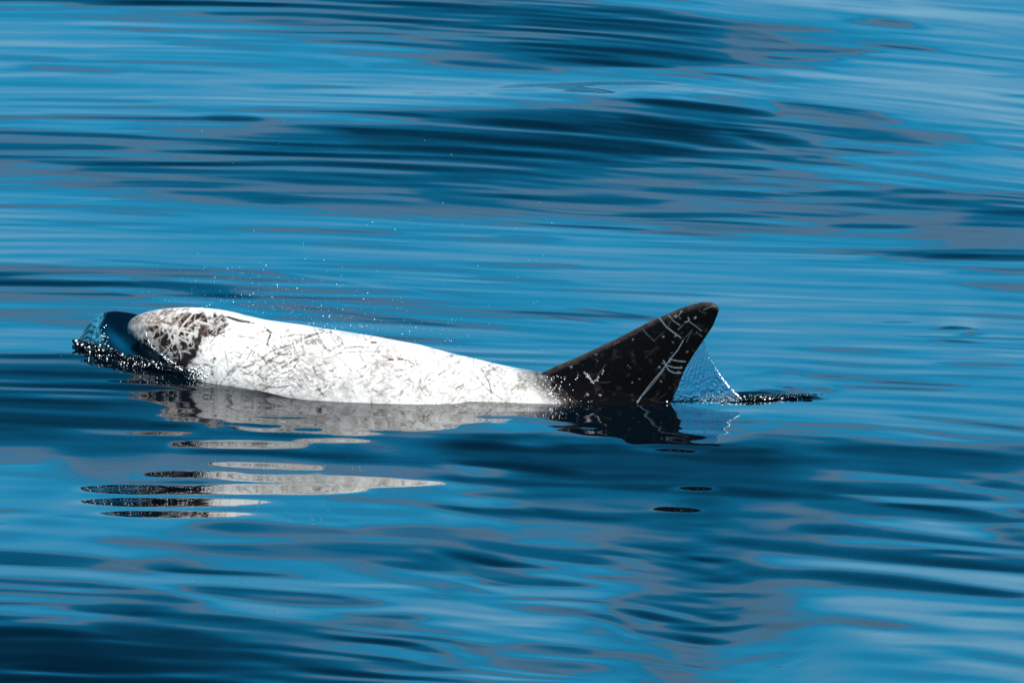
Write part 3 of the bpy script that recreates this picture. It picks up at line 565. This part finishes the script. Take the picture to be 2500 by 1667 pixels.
# pale scars on the fin
PALE = (.16, .21, .24)
for pts, w, a in [([(1609,775),(1628,799),(1648,814),(1662,824)],2.4,1),([(1632,769),(1645,784),(1660,794)],2.0,.7),([(1668,831),(1655,854),(1640,872),(1626,891),(1608,914),(1590,935),(1565,968),(1556,983)],2.3,.9),([(1622,901),(1604,925),(1585,948),(1568,966)],1.8,.6),
      ([(1620,880),(1626,892),(1632,903),(1645,910),(1662,910)],2.4,.9),([(1634,877),(1655,881),(1674,883)],2.4,.9),([(1630,892),(1645,897),(1664,898)],2.2,.9),([(1680,775),(1683,783),(1672,787)],2.4,.9),([(1684,786),(1700,797),(1713,808)],1.8,.7),([(1663,761),(1657,771),(1648,776)],2,.6),
      ([(1718,756),(1742,746)],1.8,.6),([(1655,805),(1664,797),(1668,792)],1.8,.5),([(1570,805),(1584,820),(1598,833)],1.7,.35),([(1700,810),(1714,822)],1.7,.4),([(1478,890),(1464,910),(1455,925),(1448,935)],1.4,.35),([(1676,835),(1690,805),(1668,830)],1.6,.3)]:
    paint(pts, w * .62, PALE, a * .8, taper=False)
for k in range(60):
    x = R.uniform(1350, 1740); y = R.uniform(745, 980)
    paint([(x, y), (x + R.uniform(1, 3), y + R.uniform(-2, 2))], R.choice([1.6, 1.9, 2.6]), (.2, .2, .2), R.uniform(.2, .8), taper=False) if x > 1345 else None
for k in range(26):
    x = R.uniform(1380, 1740); y = R.uniform(745, 970)
    paint(arc(x, y, R.uniform(10, 36), R.choice([R.gauss(-.8, .4), R.gauss(.7, .3)]), R.gauss(0, .5)), 1.6, (.05, .047, .045), R.uniform(.2, .6))
for k in range(22):                                     # beads of water gathered in a V
    u = R.random(); x, y = (1424 + u * 24, 905 + u * 30) if R.random() < .5 else (1448 + u * 26, 935 - u * 32)
    paint([(x + R.gauss(0, 1.5), y + R.gauss(0, 2)), (x + 1.5, y + 1)], 1.4, (.5, .48, .46), .7, taper=False)

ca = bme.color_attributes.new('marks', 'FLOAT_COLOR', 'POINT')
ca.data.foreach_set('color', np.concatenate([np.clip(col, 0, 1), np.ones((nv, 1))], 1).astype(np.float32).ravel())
dolphin = bpy.data.objects.new('dolphin', None); scene.collection.objects.link(dolphin)
dolphin['label'] = 'white heavily scratched dolphin with tall black fin surfacing in the calm blue sea'; dolphin['category'] = 'dolphin'
bme.materials.clear()
body = link('body', bme, m_skin, dolphin)
body.data.polygons.foreach_set('use_smooth', np.ones(len(bme.polygons), bool))
dg = bpy.context.evaluated_depsgraph_get()
tree = BVHTree.FromObject(body, dg)
def hit(px, py, off=0.0):
    d = ray_dir(px, py); r = tree.ray_cast(Vector(CAM), d)
    return (r[0] + r[1] * off, r[1]) if r[0] is not None else (None, None)

# ------------------------------------------------------------------ the sea surface itself
def growth(step, n, r):
    return np.cumsum(step * r ** np.arange(1, n + 1))
xd = np.arange(-3.7, 3.7001, .022)
gx = growth(.022, 60, 1.15)
xs = np.concatenate([xd[0] - gx[::-1], xd, xd[-1] + gx])
near = np.concatenate([np.arange(1, 560) * .0116, 559 * .0116 + growth(.0116, 66, 1.15)])
far = np.concatenate([np.arange(1, 1050) * .012, 1049 * .012 + growth(.012, 68, 1.15)])
ystart = np.interp(xs, [-2.6, -1.35, .56, 1.2], [.75, .745, 0, -.0])
ystart = np.where(xs < -1.35, .745, ystart)
k_ = 25; pad_ = np.pad(ystart, k_, mode='edge'); ystart = np.convolve(pad_, np.ones(2 * k_ + 1) / (2 * k_ + 1), 'valid')
xpx = 1250 + xs / SC
h0 = np.interp(xpx, [0, 120, 180, 250, 315, 380, 454, 520, 600, 702, 838, 1000, 1150], [.06, .09, .097, .066, .048, .045, .038, .016, .003, 0, .006, .004, 0])
k_ = 12; h0 = np.convolve(np.pad(h0, k_, mode='edge'), np.ones(2 * k_ + 1) / (2 * k_ + 1), 'valid')
LEAK = {1: .03, -1: .13}
def march(offs, sign):
    h = h0.copy(); out = []; prev = 0.0
    for o in offs:
        dy = o - prev; prev = o
        P = np.stack([xs, ystart + sign * o, h], -1)
        if dy < .05:
            X, Y = to_px(P); s = slope_at(X, Y)
            s = s * sst(4.0, 3.2, np.abs(xs))
        else: s = 0.0
        h = h + sign * s * dy - LEAK[sign] * h * dy
        if dy < .05:
            g = h.copy(); g[1:-1] = h[1:-1] + (.09 if o < 2 or sign > 0 else .26) * (h[2:] - 2 * h[1:-1] + h[:-2]); h = np.where(np.abs(xs) < 3.7, g, h)
        out.append(h.copy())
    return np.array(out)
def reflections_to_calm():
    """where a ripple beyond the mirror image would catch the animal again, ease its facing"""
    n = 500; Hs = Hn[:n]; Yy = ystart[None] - near[:n, None]
    Xx = np.broadcast_to(xs, Hs.shape)
    nx = -np.gradient(Hs, axis=1) / np.gradient(xs)[None]; hy = np.gradient(Hs, axis=0) / -np.gradient(near[:n])[:, None]
    ysl = (np.gradient(ystart) / np.gradient(xs))[None]; nx = nx + hy * ysl
    Nn = np.stack([nx, -hy, np.ones_like(hy)], -1); Nn /= np.linalg.norm(Nn, axis=-1, keepdims=True)
    P = np.stack([Xx, Yy, Hs], -1); D = P - CAM; D /= np.linalg.norm(D, axis=-1, keepdims=True)
    Rf = D - 2 * (D * Nn).sum(-1, keepdims=True) * Nn
    PX, PY = to_px(P); W = np.zeros_like(LM); cnt = 0
    ok = (PY > 1060) & (PY < 1700) & (np.abs(Xx) < 2.4)
    ok &= ~(((PX < 1240) & (PY < 1064)) | ((PX > 1240) & (PY < 1112)))
    for (a_, b_, c_, d_) in ALLOW: ok &= ~((PX > a_ - 14) & (PX < c_ + 14) & (PY > min(b_, d_) - 12) & (PY < max(b_, d_) + 12))
    st_ = 1 if it > 8 else 2
    for j in range(it % st_, n, st_):
        for i in range((it // 2) % st_, len(xs), st_):
            if ok[j, i] and tree.ray_cast(Vector(P[j, i] + Rf[j, i] * .01), Vector(Rf[j, i]), 8.0)[0] is not None:
                W[int((PY[j, i] - RY0) / RDY), int((PX[j, i] - RX0) / RDX)] += 1; cnt += 1
    kx = np.exp(-(np.arange(-20, 21) / 9.0) ** 2); ky = np.exp(-(np.arange(-12, 13) / 4.5) ** 2)
    rows_ = np.nonzero(W.any(1))[0]
    if not len(rows_): return 0
    lo, hi = max(rows_[0] - 14, 0), min(rows_[-1] + 15, len(rY)); w = W[lo:hi]
    w = np.apply_along_axis(lambda r: np.convolve(r, kx, 'same'), 1, w); w = np.apply_along_axis(lambda r: np.convolve(r, ky, 'same'), 0, w)
    LM[lo:hi] -= .5 * np.clip(w / 2, 0, 1); return cnt
Hn = march(near, -1)
for it in range(12):
    cnt = reflections_to_calm()
    Hn = march(near, -1)
Hf = march(far, 1)
H = np.concatenate([Hn[::-1], h0[None], Hf]); yo = np.concatenate([-near[::-1], [0], far])
XX = np.broadcast_to(xs, H.shape); YY = yo[:, None] + ystart[None]
w_in = sst(7.5, 3.2, np.abs(XX)) * sst(-14, -6.4, YY) * sst(24, 13, YY)
hs = np.zeros_like(H)
for k in range(26):
    lam = 1.6 * 1.22 ** k * rng.uniform(.9, 1.1); an = math.radians(rng.normal(100, 22))
    fade = sst(3, 8, lam / np.maximum(np.gradient(YY, axis=0), .01) )
    hs += .0062 * lam ** .8 * min(1, 6 / lam) * fade * np.sin(2 * math.pi / lam * (XX * math.cos(an) + YY * math.sin(an)) + rng.uniform(0, 6.3))
H = H * w_in + hs * (1 - w_in)
SEA = np.stack([XX, YY, H], -1)
water = link('water', grid_mesh('water', SEA.transpose(1, 0, 2)), m_water)
water['kind'] = 'structure'; water['label'] = 'calm deep blue sea with long smooth ripples mirroring the sky'
def sea_z(x, y):
    i = np.clip(np.searchsorted(xs, x), 0, len(xs) - 1); j = np.clip(np.searchsorted(yo, y - ystart[i]), 0, len(yo) - 1)
    return H[j, i]

def on_sea(px, py):
    d = np.array(ray_dir(px, py)); z = 0.0
    for _ in range(12):
        P = CAM + d * ((z - CAM[2]) / d[2]); z = .5 * z + .5 * sea_z(P[0], P[1])
    return CAM + d * ((z - CAM[2]) / d[2])


def blob_mesh(name, items, mats, sub=1, lump=0.0):
    """items: (centre, radii, material index); one mesh of small rounded drops"""
    b = bmesh.new(); bmesh.ops.create_icosphere(b, subdivisions=sub, radius=1.0)
    bv = np.array([v.co[:] for v in b.verts]); bf = np.array([[v.index for v in f.verts] for f in b.faces]); b.free()
    n, m = len(items), len(bv); P = np.empty((n, m, 3)); rr = np.random.default_rng(3)
    for i, (c_, r_, _) in enumerate(items):
        q = bv * np.asarray(r_)
        if lump: q = q * (1 + lump * rr.standard_normal((m, 1)))
        P[i] = q + np.asarray(c_)
    F = (bf[None] + (np.arange(n) * m)[:, None, None]).reshape(-1, 3)
    me = bpy.data.meshes.new(name); me.from_pydata(P.reshape(-1, 3).tolist(), [], F.tolist())
    for mt in mats: me.materials.append(mt)
    me.polygons.foreach_set('use_smooth', np.ones(len(F), bool))
    me.polygons.foreach_set('material_index', np.repeat([i[2] for i in items], len(bf)).astype(np.int32))
    me.update(); return me

p, nrm = hit(466, 842, .0)
if p:
    eye = link('eye', blob_mesh('eye', [((0, 0, 0), (.0085, .0085, .0085), 0)], [m_eye], 3), None, dolphin); eye.location = p - nrm * .003
bh = []
for i in range(13):
    u = i / 12; q, nn = hit(556 + 50 * u, 774 + 12 * u + 3 * math.sin(u * 3.1), .001)
    if q: bh.append((q, (.009, .006, .0028 + .0035 * math.sin(u * 3.1)), 0))
if bh: link('blowhole', blob_mesh('blowhole', bh, [m_hole], 2), None, dolphin)

# ------------------------------------------------------------------ water pushed up ahead of the head
TOPL = np.array([(176,839),(190,829),(203,814),(212,794),(228,776),(250,764),(280,759),(315,763),(345,770),(372,790),(400,845),(430,885),(465,908),(500,930)], float)
BOTL = np.array([(176,842),(190,849),(215,862),(240,872),(270,884),(300,892),(340,896),(380,903),(430,915),(500,934)], float)
nu = 150; ux = np.linspace(176, 500, nu)
bt, bb = np.interp(ux, TOPL[:, 0], TOPL[:, 1]), np.interp(ux, BOTL[:, 0], BOTL[:, 1])
bt[4:-4] = sm(bt, 9)[4:-4]; bb = sm(bb, 5)
vv = np.linspace(0, 1, 60)
cyy = ay(ux)
hw_ = np.interp(ux, [176, 230, 300, 400, 500], [.03, .12, .19, .20, .205])
back = np.interp(ux, [176, 230, 300, 345, 400, 500], [.0, .04, .07, .03, -.10, -.17])
rowsW = []
for v in vv:
    Y = bb + (bt - bb) * v
    prof_ = v ** 1.25
    y = cyy - hw_ + (hw_ + back) * prof_
    # scoop: the smooth hollow face between head and outer lip
    sc_ = np.exp(-((ux - 285) / 42) ** 2) * math.exp(-((v - .55) / .28) ** 2) * .05
    rip = .005 * np.exp(-((ux - 222) / 22) ** 2) * np.sin(v * 34 + ux * .31) + .002 * np.exp(-((ux - 235) / 30) ** 2) * np.sin(v * 61 - ux * .5)
    P = on_plane_y(ux, Y, y + sc_ + rip); rowsW.append(P)
crest = rowsW[-1]
for k in range(1, 16):                                     # the far side falls back to the sea
    a = k / 15; P = crest.copy(); P[:, 1] += .02 * math.sin(a * 1.57) + .22 * a ** 2 * np.interp(ux, [176, 250, 345, 500], [.3, 1, .8, .1]); P[:, 2] = crest[:, 2] * (1 - a ** 1.6) - .03 * a ** 2; rowsW.append(P)
F0 = rowsW[0].copy(); F0[:, 2] -= .08; F0[:, 1] += .09
BW = np.stack([F0] + rowsW)
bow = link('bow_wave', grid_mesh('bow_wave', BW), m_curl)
bx_, by_ = to_px(BW.reshape(-1, 3)); kf = np.repeat(np.arange(len(BW)), nu) < 61
lipx = np.interp(by_, [764, 800, 840, 880], [262, 246, 262, 285])
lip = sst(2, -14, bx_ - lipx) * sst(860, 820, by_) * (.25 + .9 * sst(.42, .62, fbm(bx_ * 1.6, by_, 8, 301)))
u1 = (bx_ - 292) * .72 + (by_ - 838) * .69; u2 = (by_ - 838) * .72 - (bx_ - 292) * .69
sheen = np.exp(-(u1 / 40) ** 2 - (u2 / 13) ** 2) * .8  # glow of light through the water, painted as a soft slanted ellipse
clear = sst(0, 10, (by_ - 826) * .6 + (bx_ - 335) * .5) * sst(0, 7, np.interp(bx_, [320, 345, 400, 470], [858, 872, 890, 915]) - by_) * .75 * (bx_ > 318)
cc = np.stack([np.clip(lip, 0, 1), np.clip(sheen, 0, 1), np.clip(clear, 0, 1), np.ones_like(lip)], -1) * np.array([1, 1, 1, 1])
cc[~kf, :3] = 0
ca2 = bow.data.color_attributes.new('air_sheen', 'FLOAT_COLOR', 'POINT'); ca2.data.foreach_set('color', cc.astype(np.float32).ravel())
bow['label'] = 'smooth dark dome of water pushed up in front of the dolphin head'; bow['category'] = 'wave'
items = []
def low_y(X): return np.interp(X, ux, bb)
def place(X, Y, lift):
    i = int(np.clip((X - 176) / (500 - 176) * (nu - 1), 0, nu - 1)); return on_plane_y(X, Y, cyy[i] - hw_[i] - lift)
for k in range(620):
    X = 178 + 300 * R.random() ** 1.25; th = np.interp(X, [178, 200, 250, 300, 350, 480], [3, 14, 22, 22, 12, 3])
    Y = low_y(X) - 10 + th * R.uniform(-1, .8)
    r = R.uniform(.0035, .0085) * np.interp(X, [180, 250, 350, 480], [.6, 1.15, .8, .35]); q = place(X, Y, R.uniform(0, .02))
    items.append((q, (r * R.uniform(.8, 1.4), r, r * R.uniform(.7, 1.3)), 0))
for k in range(26):
    X = R.choice([R.gauss(283, 6), R.gauss(306, 4), R.gauss(345, 2)]); items.append((place(X, low_y(X) + R.uniform(-4, 9), .022), (.008, .008, .011), 0))
for k in range(75):
    X = 185 + 215 * R.random() ** 1.3; th = np.interp(X, [178, 200, 250, 300, 380], [3, 10, 22, 18, 10])
    Y = low_y(X) - 12 + th * R.uniform(-1, .8); r = R.choice([.0010, .0013, .0018, .0030]); items.append((place(X, Y, .032), (r, r, r * R.uniform(.8, 1.6)), 1))
for k in range(26):
    X = R.uniform(238, 275); Y = 800 + (X - 238) * 1.5 + R.gauss(0, 9); i = int((X - 176) / 324 * (nu - 1))
    vq = np.clip((Y - bb[i]) / (bt[i] - bb[i]), 0, 1); y = cyy[i] - hw_[i] + (hw_[i] + back[i]) * vq ** 1.25
    items.append((on_plane_y(X, Y, y - .004), (.0035, .0012, .0011), 1 if R.random() < .6 else 0))
froth = link('froth', blob_mesh('froth', items, [m_bead, m_glint_drop], 1, .06), None); froth['kind'] = 'stuff'
froth['label'] = 'dark glittering beads of broken water along the foot of the bow wave'

# ------------------------------------------------------------------ drops on the head, waterline and in the air
items = []
FL = np.array([(356,800),(358,824),(368,840),(377,854),(396,868),(412,880),(426,887),(447,906),(470,916),(490,925)], float)
fl = resamp(FL, 300)
for k in range(62):
    i = R.randrange(300); q, nn = hit(fl[i, 0] + R.gauss(0, 1.5), fl[i, 1] + R.gauss(0, 1.5), .001)
    if q: r = R.choice([.0014, .002, .0027]); items.append((q, (r, r, r), 0))
for k in range(35):
    q, nn = hit(R.gauss(478, 16), R.gauss(912, 10), .001)
    if q: r = R.choice([.0014, .002, .003]); items.append((q, (r, r, r), 0))
for k in range(70):                                     # glitter where the back meets the fin
    q, nn = hit(R.gauss(1352, 34), 985 - 70 * R.random() ** 1.5, .001)
    if q: r = R.choice([.0010, .0014, .0018]); items.append((q, (r * 1.3, r, r), 0))
wet = link('water_drops', blob_mesh('water_drops', items, [m_glint_drop], 1), None); wet['kind'] = 'stuff'
wet['label'] = 'small shining drops of water clinging to the dolphin skin'
items = []
for k in range(650):
    r_ = R.random()
    if r_ < .60:
        X = R.gauss(790, 190); base = np.interp(X, [300, 431, 600, 770, 1008, 1280, 1600], [755, 750, 773, 799, 841, 900, 900]); Y = base - abs(R.gauss(0, 60))
    elif r_ < .80: X, Y = R.gauss(560, 90), R.gauss(705, 40)
    else: X, Y = R.gauss(950, 330), R.gauss(620, 170)
    if Y > 1000: continue
    q = on_plane_y(X, Y, R.uniform(-.1, .7))
    if q[2] < .02: q = on_plane_y(X, Y, 0.0)
    r = abs(R.gauss(0, .00035)) + .00022 + (.0011 if R.random() < .05 else 0)
    items.append((q, (r, r, r), 0))
spray = link('spray', blob_mesh('spray', items, [m_glint_drop], 1), None); spray['kind'] = 'stuff'
spray['label'] = 'fine white mist of droplets blown up above the dolphin back'

# ------------------------------------------------------------------ sheet of water falling off the fin
LV = resamp(np.array([(1716,833),(1706,850),(1688,876),(1670,905),(1656,942),(1642,972),(1634,984)], float), 90)
RV = resamp(np.array([(1719,829),(1722,846),(1732,872),(1748,900),(1766,928),(1784,950),(1802,966),(1806,980)], float), 90)
n2 = 110; uu = np.linspace(0, 1, n2)
pv = LV[:, None] * (1 - uu[None, :, None]) + RV[:, None] * uu[None, :, None]
yb = ay(pv[..., 0]); vg = np.linspace(0, 1, 90)[:, None] * np.ones((1, n2))
ug = np.ones((90, 1)) * uu[None]
w1 = fbm(pv[..., 0], pv[..., 1], 26, 201); w2 = fbm(pv[..., 0] * 1.0, pv[..., 1] * 1.6, 7, 211); w3 = fbm(pv[..., 0], pv[..., 1], 3.5, 221)
ripf = .0007 * np.sin(ug * 58 + 14 * w1) + .0055 * (w2 - .5) * sst(.25, 1, vg) + .006 * (w3 - .5) * sst(.6, 1, vg)
bulge = .02 * np.sin(ug * 3.14) * vg
Pf = on_plane_y(pv[..., 0].ravel(), pv[..., 1].ravel(), (yb - bulge - ripf).ravel()).reshape(90, n2, 3)
Pb = on_plane_y(pv[..., 0].ravel(), pv[..., 1].ravel(), (yb - bulge + .0045).ravel()).reshape(90, n2, 3)
veil = bpy.data.objects.new('water_veil', None); scene.collection.objects.link(veil)
veil['label'] = 'thin clear rippled curtain of water falling from the black fin'; veil['category'] = 'water sheet'
link('sheet', grid_mesh('sheet', np.concatenate([Pf, Pb[:, ::-1]], 1), wrap_v=True), m_veil, veil)
items = []
for k in range(95):
    v = R.random() ** .6; i = int(v * 78) + 6; q = on_plane_y(RV[i, 0] + R.gauss(0, .8), RV[i, 1] + R.gauss(0, 1), float(ay(RV[i, 0])) - .004)
    r = R.choice([.0009, .0014, .0024]) * (.4 + .6 * v); items.append((q, (r, r, r * 1.6), 0))
rl = link('edge_drops', blob_mesh('edge_drops', items, [m_glint_drop], 1), None, veil); rl['kind'] = 'stuff'
items = []
for k in range(520):
    X = R.uniform(1640, 2010) if R.random() < .6 else R.uniform(1790, 1920); th = np.interp(X, [1640, 1780, 1830, 1950, 2010], [2.5, 4, 7, 4, .6])
    Y = np.interp(X, [1640, 1800, 2010], [979, 972, 963]) + R.uniform(-1, 1) * th
    r = R.uniform(.0028, .0062) * np.interp(X, [1640, 1850, 2010], [1, 1, .5]); q = on_sea(X, Y); q[2] += r * .3
    items.append((q, (r * R.uniform(1.5, 4), r * 1.5, r * .6), 0))
for k in range(60):
    X = R.uniform(1620, 1930) if R.random() < .6 else R.uniform(1630, 1800); Y = 979 - (X - 1640) * .02 + R.gauss(0, 3.0)
    r = R.choice([.0013, .002, .0028]); q = on_sea(X, Y + 1); q[2] += .006; items.append((q, (r * 1.4, r, r), 1))
wake = link('wake_chop', blob_mesh('wake_chop', items, [m_bead, m_glint_drop], 1, .05), None); wake['kind'] = 'stuff'
wake['label'] = 'dark broken water with bright drops trailing behind the fin'
